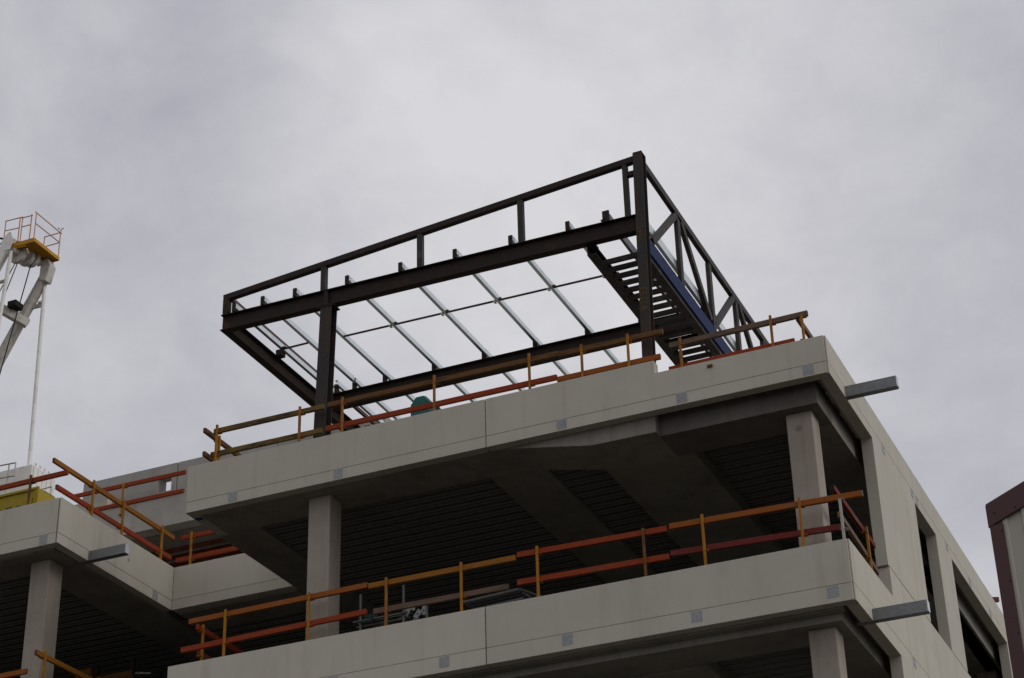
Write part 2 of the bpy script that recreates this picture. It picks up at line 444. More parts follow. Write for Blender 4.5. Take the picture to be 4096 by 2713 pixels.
# galvanised steel stubs poking out of the side faces
def stub(x0, y0, z0, L, sl=0.0):
    o = MB().box(x0 - .3, x0 + L, y0, y0 + .15, z0, z0 + .225).build('steel_stub', M['galvdull'], bld, .01)
    e = MB().box(x0 + L, x0 + L + .012, y0 + .012, y0 + .138, z0 + .012, z0 + .213)
    for a in (.03, .12):
        for c in (.03, .19): e.tube((x0 + L + .01, y0 + a, z0 + c), (x0 + L + .018, y0 + a, z0 + c), .010, 6)
    e.build('end_cap', M['galv'], o)
    return o
stub(0, 1.11, -.76, .965); stub(0, 1.14, -5.12, .965); stub(-16.65, 1.14, -.77, .93)
# set-back upper storey: edge band, floor and grey wall with a small window
MB().box(-27, -12.9, 7.7, 8.1, 3.12, 3.68).build('upper_edge_beam', M['band'], bld, .01)
MB().box(-27, -12.9, 7.72, 8.2, 3.682, 3.96).build('upper_edge_beam', M['band'], bld, .01)
MB().box(-27, -12.9, 8.11, 20, 3.30, 3.66).build('upper_floor_slab', M['soffit'], bld)
MB().box(-27, -12.9, 8.13, 12.5, 3.12, 3.298).build('upper_edge_beam', M['soffit'], bld)
MB().box(-27, -12.9, 13, 13.3, -.29, 3.11).build('core_wall', M['soffit'], bld)
b = MB()
for k in range(9): b.box(-24, -13.0, 9.0 + k * .42, 9.09 + k * .42, 3.02, 3.118)
b.build('formwork_joists', M['formply'], bld)
w = MB()
wy0, wy1 = 8.3, 8.72
A = [(-22.3, 3.97), (-19.30, 3.97), (-19.30, 5.09), (-22.3, 5.09)]
wx0, wx1, wz0, wz1 = -19.95, -19.52, 4.44, 4.92
o_ = [(-22.3, 3.963), (-19.36, 3.963), (-19.36, 5.20), (-22.3, 5.20)]; i_ = [(wx0, wz0), (wx1, wz0), (wx1, wz1), (wx0, wz1)]
vs = [(x, y, z) for y in (wy0, wy1) for x, z in o_ + i_]
fs = []
for i in range(4):
    j = (i + 1) % 4
    fs += [(i, j, 4 + j, 4 + i), (8 + i, 12 + i, 12 + j, 8 + j), (i, 8 + i, 8 + j, j), (4 + i, 4 + j, 12 + j, 12 + i)]
w.add(vs, fs); w.build('grey_wall_panel', M['greywall'], bld, .006)
MB().box(-19.335, -16.36, wy0, wy1, 3.963, 5.20).build('grey_wall_panel', M['greywall'], bld, .006)
MB().box(-16.34, -13.25, wy0, wy1, 3.963, 5.20).build('grey_wall_panel', M['greywall'], bld, .006)
MB().box(-22.6, -21.2, 7.9, 8.1, 3.963, 4.42).build('upstand_block', M['panel'], bld, .01)

# ------------------------------------------------------------------ guardrails
def plank(par, p, q, m, h=.108, d=.066, ends=None):
    o = MB().bar(p, q, d, h).build('plank', M[m], par, .007)
    if ends:
        dv = (Vector(q) - Vector(p)).normalized()
        for e, mm in ends:
            c = Vector(q) + dv * .001 if e else Vector(p) - dv * .001
            MB().bar(c - dv * .004, c + dv * .002, d - .004, h - .004).build('painted_end', M[mm], o)
    return o

def post(par, x, y, zb, zt, m, axis, zs, side=1, w=.046):
    b = MB(); h = w / 2
    b.box(x - h, x + h, y - h, y + h, zb, zt)
    for z in zs:       # bracket under each plank
        if axis == 'X': b.box(x - h - .012, x + h + .055, y - .02, y + .10, z - .068, z - .056)
        else: b.box(x - .10, x + .02, y - h - .055, y + h + .012, z - .068, z - .056)
    if axis == 'X': b.box(x - .07, x + .07, y - .06, y + .06, zb - .001, zb + .01)
    else: b.box(x - .06, x + .06, y - .07, y + .07, zb - .001, zb + .01)
    return b.build('post', M[m], par, .005)

def zlin(p, q, x): 
    t = (x - p[0]) / (q[0] - p[0]); return p[2] + (q[2] - p[2]) * t

def railX(label, up, lo, posts, zb, y=.11, group=None):
    t = thing('guardrail', ((up[0] + up[1]) / 2, y, zb), label, 'guardrail', group)
    yp = y + .057
    U = ((up[0], yp, up[2]), (up[1], yp, up[3])); L = ((lo[0], yp, lo[2]), (lo[1], yp, lo[3])) if lo else None
    plank(t, *U, up[4], ends=up[5] if len(up) > 5 else None)
    if L: plank(t, *L, lo[4], ends=lo[5] if len(lo) > 5 else None)
    for x, zt, m in posts:
        zs = [zlin(*U, x)] + ([zlin(*L, x)] if L else [])
        post(t, x, y, zb, zt, m, 'X', [z for z in zs if z - .07 > zb])
    return t

RG = 'timber guardrails along the floor edges'
railX('worn yellow two plank guardrail on the upper parapet left of the left steel post', (-13.02, -10.43, 1.045, 1.03, 'wornX', [(1, 'endgreen')]), (-13.07, -10.46, .52, .50, 'wornX'),
      [(-12.92, 1.16, 'postyellow'), (-10.96, 1.13, 'postorange')], ST, group=RG)
railX('long brown over red guardrail on the upper parapet, in front of the teal machine', (-10.34, -5.27, 1.04, .985, 'brownX'), (-10.37, -5.32, .515, .48, 'redorangeX'),
      [(-9.98, 1.12, 'postorange'), (-7.92, 1.12, 'postorange'), (-5.87, 1.11, 'postorange')], ST, group=RG)
railX('short brown over orange guardrail beside the notch in the upper parapet', (-5.265, -3.12, .965, .935, 'brownX'), (-5.315, -3.2, .42, .415, 'orangeX'),
      [(-4.77, 1.03, 'postyellow'), (-3.82, 1.03, 'postyellow')], ST, group=RG)
railX('greyed brown over red guardrail on the lowered parapet at the upper right corner', (-3.01, -.30, .595, .61, 'greyX'), (-3.05, -.6, .09, .10, 'redorangeX'),
      [(-2.78, .68, 'postorange'), (-1.0, .71, 'postorange'), (-.41, .57, 'postyellow')], 0, group=RG)
railX('orange over red guardrail on the lower floor edge before the left column', (-13.36, -9.385, -3.08, -3.045, 'orangeX', [(1, 'endgreen')]), (-13.51, -9.4, -3.645, -3.58, 'redorangeX'),
      [(-12.5, -2.99, 'postyellow'), (-10.63, -2.98, 'postyellow')], ZL, group=RG)
railX('yellow over greyed brown guardrail on the lower floor edge before the scaffold parts', (-9.36, -6.29, -3.075, -3.085, 'yellowX'), (-9.25, -6.45, -3.61, -3.625, 'greyX'),
      [(-8.96, -2.99, 'postorange'), (-7.39, -2.98, 'postyellow')], ZL, group=RG)
railX('all red orange guardrail on the lower floor edge with one rusty post', (-6.26, -3.31, -3.04, -3.10, 'redorangeX'), (-6.27, -3.30, -3.585, -3.64, 'redorangeX'),
      [(-5.84, -2.96, 'postyellow'), (-3.75, -3.02, 'postrust')], ZL, group=RG)
t = railX('orange brown over dark red guardrail on the lower floor edge before the right column', (-3.26, .30, -3.07, -3.155, 'orangeX', [(1, 'endgreen')]), (-3.27, -.16, -3.595, -3.70, 'darkredX'),
      [(-2.62, -2.98, 'postyellow'), (-.82, -3.03, 'postyellow'), (-.10, -3.21, 'postgrey')], ZL, group=RG)
railX('single red plank guardrail on the left wing in front of the yellow crane box', (-22, -16.64, .90, .90, 'redorangeX'), None,
      [(-21.4, 1.0, 'postrust'), (-19.5, 1.0, 'postrust'), (-17.56, 1.01, 'postrust')], ST, group=RG)
railX('red orange guardrail on the recessed parapet half hidden under the main block', (-16.6, -13.6, 1.05, 1.05, 'redorangeX'), (-16.7, -13.6, .51, .51, 'redorangeX'),
      [(-16.29, 1.13, 'postyellow'), (-14.4, 1.13, 'postyellow')], ST, y=4.5, group=RG)
railX('red orange guardrail in front of the grey wall with the small window', (-22.2, -18.70, 4.56, 4.53, 'redorangeX'), (-21.6, -18.72, 4.03, 4.01, 'redorangeX'),
      [(-20.56, 4.60, 'postyellow')], 3.68, y=7.66, group=RG)

def railY(label, x, up, lo, posts, zb, group=RG):
    t = thing('guardrail', (x, (up[0] + up[1]) / 2, zb), label, 'guardrail', group)
    xp = x - .057
    U = ((xp + up[5] if len(up) > 5 else xp, up[0], up[2]), (xp, up[1], up[3])); L = None
    plank(t, *U, up[4], ends=up[6] if len(up) > 6 else None)
    if lo: L = ((xp, lo[0], lo[2]), (xp, lo[1], lo[3])); plank(t, *L, lo[4], ends=lo[5] if len(lo) > 5 else None)
    for y, zt, m in posts:
        f = lambda P: P[0][2] + (P[1][2] - P[0][2]) * (y - P[0][1]) / (P[1][1] - P[0][1])
        post(t, x, y, zb, zt, m, 'Y', [f(U)] + ([f(L)] if L else []))
    return t
railY('pale yellow over red guardrail sloping away along the side of the left wing', -16.72, (-.18, 4.5, 1.07, 1.07, 'yellowY', 0, [(0, 'endred')]), (.0, 4.42, .52, .54, 'redorangeY', [(0, 'endred')]),
      [(1.22, 1.17, 'postyellow'), (2.37, 1.17, 'postorange'), (3.94, 1.17, 'postyellow')], ST)
railY('brown guardrail returning back from the left end of the upper parapet', -13.10, (.0, 2.6, 1.045, 1.045, 'brownY'), (.02, 2.6, .515, .515, 'brownY'),
      [(.5, 1.12, 'postyellow')], ST)
railY('greyed guardrail running back from the upper right corner', -.42, (.215, 3.0, .59, .59, 'greyY', -.04), (.215, 1.6, .09, .09, 'brownY'),
      [(2.4, .68, 'postorange')], 0)
railY('dark red guardrail returning back from the left end of the lower floor edge', -13.31, (.46, 2.6, -3.08, -3.08, 'redorangeY'), (.55, 2.4, -3.60, -3.60, 'darkredY'),
      [(.6, -3.0, 'postyellow')], ZL)
railY('dull red guardrail running back beside the right column on the lower floor', -.11, (.235, 2.72, -2.90, -3.09, 'darkredY', -.06, [(0, 'dark')]), (.235, 2.74, -3.43, -3.60, 'greyY', [(0, 'yellowX')]),
      [(2.0, -2.99, 'postyellow')], ZL)
railY('yellow guardrail with a red end at the bottom left, crossing the wing column', -16.72, (-.15, 4.3, -3.22, -3.20, 'yellowY', 0, [(0, 'endred')]), (.1, 4.3, -3.75, -3.75, 'redorangeY'),
      [(.08, -3.12, 'postyellow'), (1.95, -3.12, 'postyellow')], ZL)
railX('short orange guardrail at the bottom left corner, in front of the wing column', (-21, -17.2, -3.47, -3.45, 'orangeX'), None, [(-18.9, -3.3, 'postyellow')], ZL, group=RG)

# ------------------------------------------------------------------ steel roof frame
fr = thing('steel_roof_frame', (-8.3, .46, -.3), 'dark bare steel roof frame with galvanised purlins standing on the roof', 'steel frame')
def zt(x): return 3.83 + (-3.6 - x) * .0147     # top of the slightly sloping main beams
S = M['steel']
def hpost(p, q, w, d):
    b = MB(); b.ibeam(p, q, w, d, .018, .012, up=(0, 1, 0)); return b
lp = hpost((-10.66, .47, -.29), (-10.545, .47, 3.50), .27, .25).build('post', M['steelpost'], fr, .003)
MB().box(-10.75, -10.35, .33, .61, 3.50, 3.525).build('cap_plate', S, lp)
rp = hpost((-3.545, .46, -.29), (-3.452, .46, 5.27), .205, .22).build('post', M['steelpost'], fr, .003)
b = MB()
b.box(-3.545, -3.36, .345, .575, 5.27, 5.285)
b.build('cap_plate', S, rp)
def ib(name, x0, x1, y, zb, zt0, zt1=None, w=.19):
    zt1 = zt0 if zt1 is None else zt1
    return MB().ibeam((x0, y, (zb + zt0) / 2), (x1, y, (zb + zt0) / 2 + zt1 - zt0), w, zt0 - zb)
nb = MB().ibeam((-13.14, .45, zt(-13.14) - .19), (-3.57, .45, zt(-3.57) - .19), .19, .38, .016, .012).build('main_beam', S, fr)
MB().box(-10.62, -10.52, .37, .53, zt(-10.6) - .364, zt(-10.6) - .016).build('stiffener', S, nb)
MB().ibeam((-13.1, 4.66, 3.73), (-3.55, 4.66, 3.69), .19, .38, .016, .012).build('main_beam', S, fr)
MB().ibeam((-13.1, 9.2, 3.75), (-3.55, 9.2, 3.70), .19, .38, .016, .012).build('main_beam', S, fr)
eb = MB().ibeam((-13.05, .56, 3.775), (-13.05, 9.1, 3.775), .19, .36, .016, .012).build('edge_beam', S, fr)
for y in (2.55, 6.8): MB().box(-12.99, -12.84, y - .10, y + .08, 3.957, 4.10).build('cleat', S, eb)
# sloping top chord and its uprights
def zc(x): return 4.42 + (x + 13.05) * (5.17 - 4.42) / 9.47
MB().bar((-13.12, .45, zc(-13.12)), (-3.56, .45, zc(-3.56)), .13, .135).build('top_chord', S, fr, .006)
MB().bar((-13.05, .45, zt(-13.05)), (-13.05, .45, 4.36), .13, .15, up=(0, 1, 0)).build('upright', S, fr, .006)
for x in (-10.66, -8.38, -6.08, -3.765):
    MB().bar((x, .45, zt(x)), (x, .45, zc(x) - .07), .12 if x < -4 else .10, .12, up=(0, 1, 0)).build('upright', M['truss'], fr, .006)
MB().box(-3.76, -3.53, .40, .50, 4.80, 4.90).build('spacer_bar', S, fr)
MB().bar((-12.98, .52, 4.40), (-12.98, 9.2, 4.38), .075, .085).build('side_chord', M['rust'], fr, .004)
for y in (4.7, 9.0): MB().bar((-12.99, y, 3.96), (-12.99, y, 4.36), .07, .07, up=(0, 1, 0)).build('upright', S, fr)
# purlins: a front and a rear length each, bolted to dark cleats
PX = [-12.80, -12.09, -11.30, -10.045, -8.79, -7.535, -6.28, -5.02, -3.575]
for i, x in enumerate(PX):
    z = zt(x) + .02
    last = i == len(PX) - 1
    yend = {0: 4.9, 1: 4.42, 2: 4.5}.get(i, 4.95)
    zz = z + (.125 if not last else .06)
    ys = .36 if not last else .62
    ph = .115 if not last else .21
    p = MB().chan((x, ys, zz), (x, yend, zz - .01), .075, ph).build('purlin', M['galv'], fr)
    q = MB()
    for yy in (.39,):
        for dz in (-.035, .035): q.tube((x + .036, ys + .07, zz + dz * .8), (x + .043, ys + .07, zz + dz * .8), .009, 6)
    for dz in (-.035, .035): q.tube((x + .036, yend - .05, zz + dz), (x + .043, yend - .05, zz + dz), .009, 6)
    q.build('bolts', M['tube'], p)
    if not last: MB().box(x - .055, x + .030, .335, .356, zt(x) + .002, zz + .062).box(x - .055, x + .035, .357, .50, zt(x) + .002, zt(x) + .014).build('cleat', S, p)
    x2 = x + (.24 if i == 0 else .0)
    p2 = MB().chan((x2 + .004, 4.50 if i else 4.48, zz + (.0 if i else .03)), (x2 + .004, 9.3, zz - .02), .073, ph - .004).build('purlin', M['galv'], fr)
    MB().box(x2 - .10, x2 - .034, 4.58, 4.70, 3.90, zz + .05).build('cleat', S, p2)
MB().chan((-4.17, .34, 3.93), (-4.17, 9.2, 3.92), .062, .20).build('purlin', M['galvdull'], fr)
MB().box(-4.26, -4.12, .30, .345, 3.80, 4.05).box(-4.30, -4.2, .30, .40, 3.84, 3.86).build('cleat', S, fr)
# slender tie rods between the purlins
tie_y = 2.47
for a, c in zip(PX[2:-2], PX[3:-1]):
    tr = MB().tube((a + .03, tie_y, zt(a) + .09), (c - .03, tie_y, zt(c) + .09), .024, 8).build('tie_rod', M['rust'], fr)
    MB().box(c - .09, c - .035, tie_y - .05, tie_y + .05, zt(c) + .05, zt(c) + .06).box(c + .035, c + .10, tie_y - .05, tie_y + .05, zt(c) + .12, zt(c) + .13).build('tie_bracket', M['galv'], tr)
tr = MB().tube((PX[0] + .03, 2.37, 4.03), (PX[1] - .03, 2.37, 4.03), .024, 8).build('tie_rod', M['rust'], fr)
MB().box(PX[0] + .035, PX[0] + .14, 2.30, 2.42, 4.05, 4.065).build('tie_bracket', M['galv'], tr)
tr = MB().tube((PX[7] + .03, tie_y, zt(PX[7]) + .09), (-4.75, tie_y, 3.92), .024, 8).build('tie_rod', M['rust'], fr)
# right hand truss
X = -3.49
TM = M['truss']
MB().bar((X, .57, 5.225), (X, 9.3, 5.14), .10, .17).build('truss_chord', TM, fr, .006)
MB().bar((-3.535, .57, 3.22), (-3.535, 9.3, 3.20), .06, .12).build('truss_chord', TM, fr, .006)
def tm(y0, z0, y1, z1, n, w=.13): MB().bar((X, y0, z0), (X, y1, z1), .09, w, up=(1, 0, 0)).build(n, TM, fr, .006)
def tm2(y0, z0, y1, z1, n, w=.15): MB().bar((X, y0, z0), (X, y1, z1), w, .09, up=(1, 0, 0)).build(n, TM, fr, .006)
for y in (2.76, 4.80, 6.66, 8.72): tm2(y, 3.30, y, 5.06, 'truss_upright', .17)
tm2(1.02, 3.52, 2.68, 5.12, 'truss_diagonal', .15); tm2(2.98, 5.12, 4.62, 3.55, 'truss_diagonal', .17)
tm2(4.86, 3.52, 6.52, 5.12, 'truss_diagonal', .15); tm2(6.90, 5.12, 8.5, 3.55, 'truss_diagonal', .17)
# blue edge channel
bc = MB().chan((-3.452, .60, 3.235), (-3.452, 9.3, 3.205), .045, .345, .012).build('blue_channel', M['blue'], fr)
q = MB(); y = .9
while y < 8.5:
    q.tube((-3.43, y, 3.37), (-3.415, y, 3.37), .016, 6); y += .62
q.build('bolts', M['tube'], bc)
# ladder like gutter frame hung beside the truss
MB().chan((-4.60, .50, 3.34), (-4.60, 9.2, 3.33), .19, .20, .012, flip=-1).build('ladder_stringer', TM, fr)
MB().bar((-3.555, .60, 3.03), (-3.555, 9.2, 3.01), .165, .13).build('ladder_stringer', TM, fr, .004)
MB().box(-4.71, -4.53, .62, .74, 3.44, 3.52).build('hanger', S, fr)
for k in range(26):
    y = .78 + k * .305
    MB().box(-4.51, -3.57, y, y + .075, 3.13, 3.145).box(-4.51, -3.57, y, y + .012, 3.145, 3.225).build('ladder_rung', TM, fr)
for k in range(4):
    MB().box(-4.49, -3.58, 4.02 + k * .12, 4.10 + k * .12, 3.24, 3.29).build('ladder_rung', M['rust'], fr)
# chalk figures on the right hand post
def text_mesh(name, s, size, mtx, m, par, ext=.0015):
    cu = bpy.data.curves.new(name, 'FONT'); cu.body = s; cu.size = size; cu.extrude = ext
    cu.align_x = 'LEFT'; cu.offset = -.004 * size / .2
    tmp = bpy.data.objects.new(name, cu); COL.objects.link(tmp)
    bpy.context.view_layer.update()
    me = bpy.data.meshes.new_from_object(tmp.evaluated_get(bpy.context.evaluated_depsgraph_get()))
    bpy.data.objects.remove(tmp); bpy.data.curves.remove(cu)
    org = Vector((0, 0, 0)); q = par
    while q: org += Vector(q.location); q = q.parent
    me.transform(Matrix.Translation(-org) @ mtx); me.materials.clear(); me.materials.append(m)
    o = bpy.data.objects.new(name, me); COL.objects.link(o); o.parent = par
    return o
def vert_text(x, y, z):   # reads upward on a face that looks towards -y
    return Matrix.Translation((x, y, z)) @ Matrix(((0, -1, 0, 0), (0, 0, -1, 0), (1, 0, 0, 0), (0, 0, 0, 1)))
text_mesh('chalk_marking', 'W6S', .19, vert_text(-3.44, .346, 3.16), M['chalk'], rp)
text_mesh('chalk_marking', '83233', .21, vert_text(-3.44, .346, 1.60), M['chalk'], rp)

# ------------------------------------------------------------------ teal machine on the roof
tm_ = thing('site_machine', (-8.5, 1.6, -.3), 'teal machine with a chunky eight sided head just behind the upper guardrail', 'machine')
def octa(cx, cz, rx, rz, y, n=8, ph=22.5): return [(cx + rx * math.cos(R(ph + 360 / n * i)), y, cz + rz * math.sin(R(ph + 360 / n * i))) for i in range(n)]
MB().rings([octa(-8.645, .93, .22, .29, .92), octa(-8.645, .93, .255, .325, 1.02), octa(-8.645, .93, .255, .325, 1.18), octa(-8.62, .93, .22, .28, 1.24)]).build('head', M['teal'], tm_, .012)
b = MB()
for y in (1.28, 1.40): b.rings([octa(-8.60, .90, .26, .29, y, 16, 0), octa(-8.60, .90, .26, .29, y + .05, 16, 0)])
for y in (1.27, 1.39):
    for a in range(0, 360, 45): 
        c = (-8.60 + .215 * math.cos(R(a)), y, .90 + .245 * math.sin(R(a))); b.tube(c, (c[0], y - .02, c[2]), .022, 8)
b.build('bolted_flange', M['teal'], tm_, .006)
MB().rings([octa(-8.60, .90, .2, .23, 1.24, 16), octa(-8.60, .90, .2, .23, 1.5, 16)]).build('neck', M['tealdark'], tm_)
MB().bar((-8.58, 1.46, .86), (-8.50, 2.5, .80), .36, .46).build('housing', M['teal'], tm_, .03)
b = MB()
for x in (-8.8, -8.3): b.box(x - .05, x + .05, 1.3, 2.4, -.29, -.2); b.bar((x, 1.45, -.2), (x + .05, 1.55, .70), .07, .07, up=(0, 1, 0)); b.bar((x, 2.3, -.2), (x + .05, 2.2, .70), .07, .07, up=(0, 1, 0))
b.build('stand', M['tealdark'], tm_)

# ------------------------------------------------------------------ scaffold parts on the lower floor
FZ = D - .30
fs_ = thing('scaffold_frame', (-9.5, 1.0, FZ), 'grey scaffold frame with upright tubes standing behind the yellow guardrail', 'scaffold')
b = MB()
for x, top in ((-9.98, -2.83), (-9.04, -2.81), (-8.54, -3.27)): b.tube((x, 1.0, FZ), (x, 1.0, top), .027, 10)
b.build('upright_tube', M['tube'], fs_)
b = MB()
for dz, y in ((0, .96), (-.06, 1.1), (.05, 1.16)): b.tube((-10.12, y, -3.40 + dz), (-8.95, y, -3.40 + dz + .0), .024, 10)
b.tube((-10.0, 1.3, -3.5), (-9.0, 1.3, -3.3), .024, 10); b.tube((-9.95, 1.0, -3.75), (-9.05, 1.0, -3.75), .024, 10)
b.build('cross_tube', M['tube'], fs_)
b = MB()
for k in range(4):
    b.bar((-9.86 + .06 * k, .95, -3.36 - .02 * k), (-9.80 + .05 * k, .99, -3.30), .05, .07)
b.build('coupler', M['tealdark'], fs_)
for i, (x, z, a) in enumerate(((-8.98, -3.36, 25), (-8.86, -3.25, 15), (-8.78, -3.42, 38), (-8.66, -3.36, 20), (-8.86, -3.52, 30))):
    c = Vector((x, 1.02 + .03 * i, z)); ca, sa = math.cos(R(a)), math.sin(R(a))
    bb = MB(); dx, dz = Vector((ca, 0, -sa)), Vector((sa, 0, ca))
    n = 12; o4 = []
    sq = [(-.055, -.09), (.055, -.09), (.055, .09), (-.055, .09)]
    outer = [c + dx * u + dz * v for u, v in [(-.055, -.09), (0, -.09), (.055, -.09), (.055, 0), (.055, .09), (0, .09), (-.055, .09), (-.055, 0)]]
    inner = [c + (dx * math.cos(R(225 + 45 * j)) + dz * math.sin(R(225 + 45 * j))) * .018 for j in range(8)]
    th = Vector((0, .008, 0))
    vs = outer + inner + [p + th for p in outer] + [p + th for p in inner]; F = []
    for j in range(8):
        k = (j + 1) % 8
        F += [(j, k, 8 + k, 8 + j), (16 + j, 24 + j, 24 + k, 16 + k), (j, 16 + j, 16 + k, k), (8 + j, 8 + k, 24 + k, 24 + j)]
    bb.add(vs, F)
    bb.build('base_plate', M['plate'], fs_)
tp = thing('tube_stack', (-7.1, 1.2, FZ), 'pile of grey scaffold tubes lying behind the lower parapet joint', 'scaffold tubes')
for r_ in range(7):
    for k in range(5):
        y = .95 + k * .14 + (r_ % 2) * .05; z = FZ + .10 + r_ * .19 + .01 * k
        MB().tube((-7.75 + .03 * (r_ % 2), y, z - .02), (-6.46 - .02 * r_, y, z + .03), .038, 10).build('tube', M['tube'], tp)
b = MB()
for r_ in range(7): b.tube((-6.44 - .02 * r_, .95, FZ + .13 + r_ * .19), (-6.30, 1.6, FZ + .12 + r_ * .19), .03, 8)
b.build('end_brace', M['tube'], tp)

# formwork material stored high on a stand under the left wing
tb = thing('formwork_stand', (-18.7, 5.0, FZ), 'dark stand stacked with brown timbers and pale slats in the shade under the left wing', 'formwork stand')
MB().box(-19.50, -19.09, 4.9, 6.2, -1.76, -1.57).build('timber', M['orangeX'], tb)
MB().box(-18.88, -17.93, 4.85, 4.95, -2.0, -1.83).build('timber', M['brownX'], tb)
for k in range(6):
    MB().bar((-18.87, 5.0 + .16 * k, -1.80 + .05 * k), (-18.06, 5.0 + .16 * k, -1.83 + .05 * k), .05, .03).build('slat', M['white'], tb)
for x in (-18.98, -18.0): 
    for y in (5.0, 6.1): MB().box(x - .045, x + .045, y - .045, y + .045, FZ, -1.50).build('stand_post', M['steel'], tb)
MB().box(-19.5, -17.9, 4.95, 6.15, -2.10, -2.01).build('stand_deck', M['steel'], tb)

# small bits on the parapets
o = MB().box(-2.25, -2.15, -.03, .02, -.145, -.09).build('timber_wedge', M['brownX'], None, .004)
base_at(o, (-2.2, 0, -.12)); tag(o, 'tiny timber wedge stuck on the lowered upper panel left of the corner', 'wedge')
o = MB().bar((-.5, 14.6, .09), (.07, 14.9, .09), .10, .11).build('timber_offcut', M['endred'], None, .004)
base_at(o, (-.2, 14.75, .03)); tag(o, 'small red timber end poking over the far side parapet', 'timber')

# ------------------------------------------------------------------ luffing crane behind the left wing
cr = thing('luffing_crane', (-37, 24, GZ), 'white luffing crane frame with a yellow platform and orange handrails, cut off at left', 'crane')
W_, WD = M['white'], M['whitedirty']
dz0 = 24.40
b = MB()
b.box(-37.06, -36.0, 22.0, 22.42, dz0, dz0 + .05)
b.rings([[(-36.62, 22.422, zz_), (-36.0, 22.422, zz_), (-36.0, 23.66, zz_), (-37.05, 23.66, zz_), (-37.0, 23.40, zz_)] for zz_ in (dz0, dz0 + .05)])
for k in range(4): b.tube((-36.3 - .2 * (k % 2), 22.9 + .3 * (k // 2), dz0 - .012), (-36.3 - .2 * (k % 2), 22.9 + .3 * (k // 2), dz0 + .0), .02, 6)
b.box(-37.06, -36.0, 21.985, 22.0, dz0 - .09, dz0 + .10)
b.box(-36.0, -35.985, 21.985, 23.67, dz0 - .06, dz0 + .10)
b.box(-37.05, -36.0, 23.66, 23.675, dz0 - .06, dz0 + .10)
b.box(-36.95, -36.4, 22.02, 22.09, dz0 - .16, dz0 - .001)
pf = b.build('platform', M['deckyellow'], cr, .006)
b = MB(); r = .022
def rl(a, c): b.tube(a, c, r, 8)
zt_, zm = 25.66, 25.18
rl((-37.52, 22, zt_ + .03), (-36.70, 22, zt_)); rl((-36.72, 22, zt_ - .04), (-36.20, 22, zt_ - .06)); rl((-37.5, 22, zm + .05), (-36.83, 22, zm)); rl((-36.7, 22, zm), (-36.28, 22, zm))
for x, z0 in ((-37.50, 24.3), (-36.80, dz0), (-36.68, dz0), (-36.24, dz0), (-36.02, dz0)): rl((x, 22, z0), (x, 22, zt_))
rl((-36.05, 21.96, zt_ + .04), (-36.02, 23.7, zt_ - .02)); rl((-36.02, 22, zm), (-36.02, 23.62, zm))
rl((-36.02, 23.62, dz0), (-36.02, 23.62, zt_ + .02)); rl((-36.80, 23.62, dz0), (-36.80, 23.62, zt_)); rl((-36.80, 23.62, zt_), (-36.02, 23.62, zt_)); rl((-36.80, 23.62, zm), (-36.02, 23.62, zm))
b.build('handrail', M['railorange'], cr)
b = MB()
b.tube((-36.02, 23.62, zt_), (-36.02, 23.62, zt_ + .16), .012, 6)
for a in (0, 120, 240):
    e = (-36.02 + .10 * math.cos(R(a)), 23.62 + .10 * math.sin(R(a)), zt_ + .16)
    b.tube((-36.02, 23.62, zt_ + .16), e, .008, 6); b.tube((e[0], e[1], e[2] - .025), (e[0], e[1], e[2] + .025), .03, 8)
b.build('wind_gauge', M['postgrey'], cr)
# twin box legs, ropes, sheaves
def leg(p, q, w0, w1, d, m, n='box_leg'):
    p, q = Vector(p), Vector(q); ax = (q - p).normalized(); s = Vector((0, 1, 0)).cross(ax).normalized(); y = Vector((0, 1, 0)) * d / 2
    return MB().rings([[c - s * w - y, c + s * w - y, c + s * w + y, c - s * w + y] for c, w in ((p, w0 / 2), (q, w1 / 2))]).build(n, m, cr, .02)
leg((-36.36, 23.5, 23.85), (-39.4, 23.5, 18.2), .32, .40, .30, WD)
leg((-37.10, 22.0, 24.80), (-39.6, 22.0, 20.4), .34, .75, .30, W_)
MB().rings([[(-37.34, y, 24.2), (-37.0, y, 24.15), (-36.92, y, 24.6), (-37.06, y, 24.98), (-37.2, y, 24.98), (-37.5, y, 24.6)] for y in (21.84, 21.86)]).build('lug_plate', W_, cr)
MB().rings([[(-36.62, y, 23.4), (-36.28, y, 23.3), (-36.12, y, 24.0), (-36.28, y, 24.35), (-36.6, y, 24.35)] for y in (23.3, 23.7)]).build('head_plate', WD, cr, .03)
for i, (x, y, z) in enumerate(((-37.0, 22.35, 24.18), (-36.88, 22.75, 24.22), (-36.80, 23.0, 24.26))):
    MB().tube((x, y - .09, z), (x, y + .09, z), .40 - .02 * i, 24).build('sheave', WD, cr, .03)
MB().tube((-37.0, 22.0, 24.2), (-36.6, 23.5, 24.25), .12, 14).build('sheave_axle', WD, cr)
MB().tube((-37.06, 22.0, 24.15), (-37.75, 22.0, 13.2), .078, 14).build('stay_pipe', W_, cr)
MB().tube((-36.52, 23.6, 23.45), (-36.33, 23.6, 13.5), .080, 14).build('stay_pipe', W_, cr)
b = MB()
b.box(-37.2, -36.48, 23.55, 23.65, 22.33, 22.46); b.box(-38.1, -37.22, 21.95, 22.05, 22.78, 22.88); b.box(-36.70, -36.52, 23.5, 23.7, 22.44, 22.54)
b.bar((-38.4, 22.1, 22.45), (-37.0, 23.4, 21.55), .26, .34)
b.build('bracket', WD, cr)
MB().box(-37.46, -37.06, 22.6, 23.1, 22.02, 22.28).build('floodlight', M['dark'], cr, .02)
b = MB()
b.path([(-36.75, 22.9, 24.0), (-38.3, 22.9, 16.0)], .024); b.path([(-36.95, 22.4, 24.0), (-37.9, 22.4, 21.2)], .020); b.path([(-37.1, 22.4, 23.9), (-37.9, 22.4, 22.4)], .020)
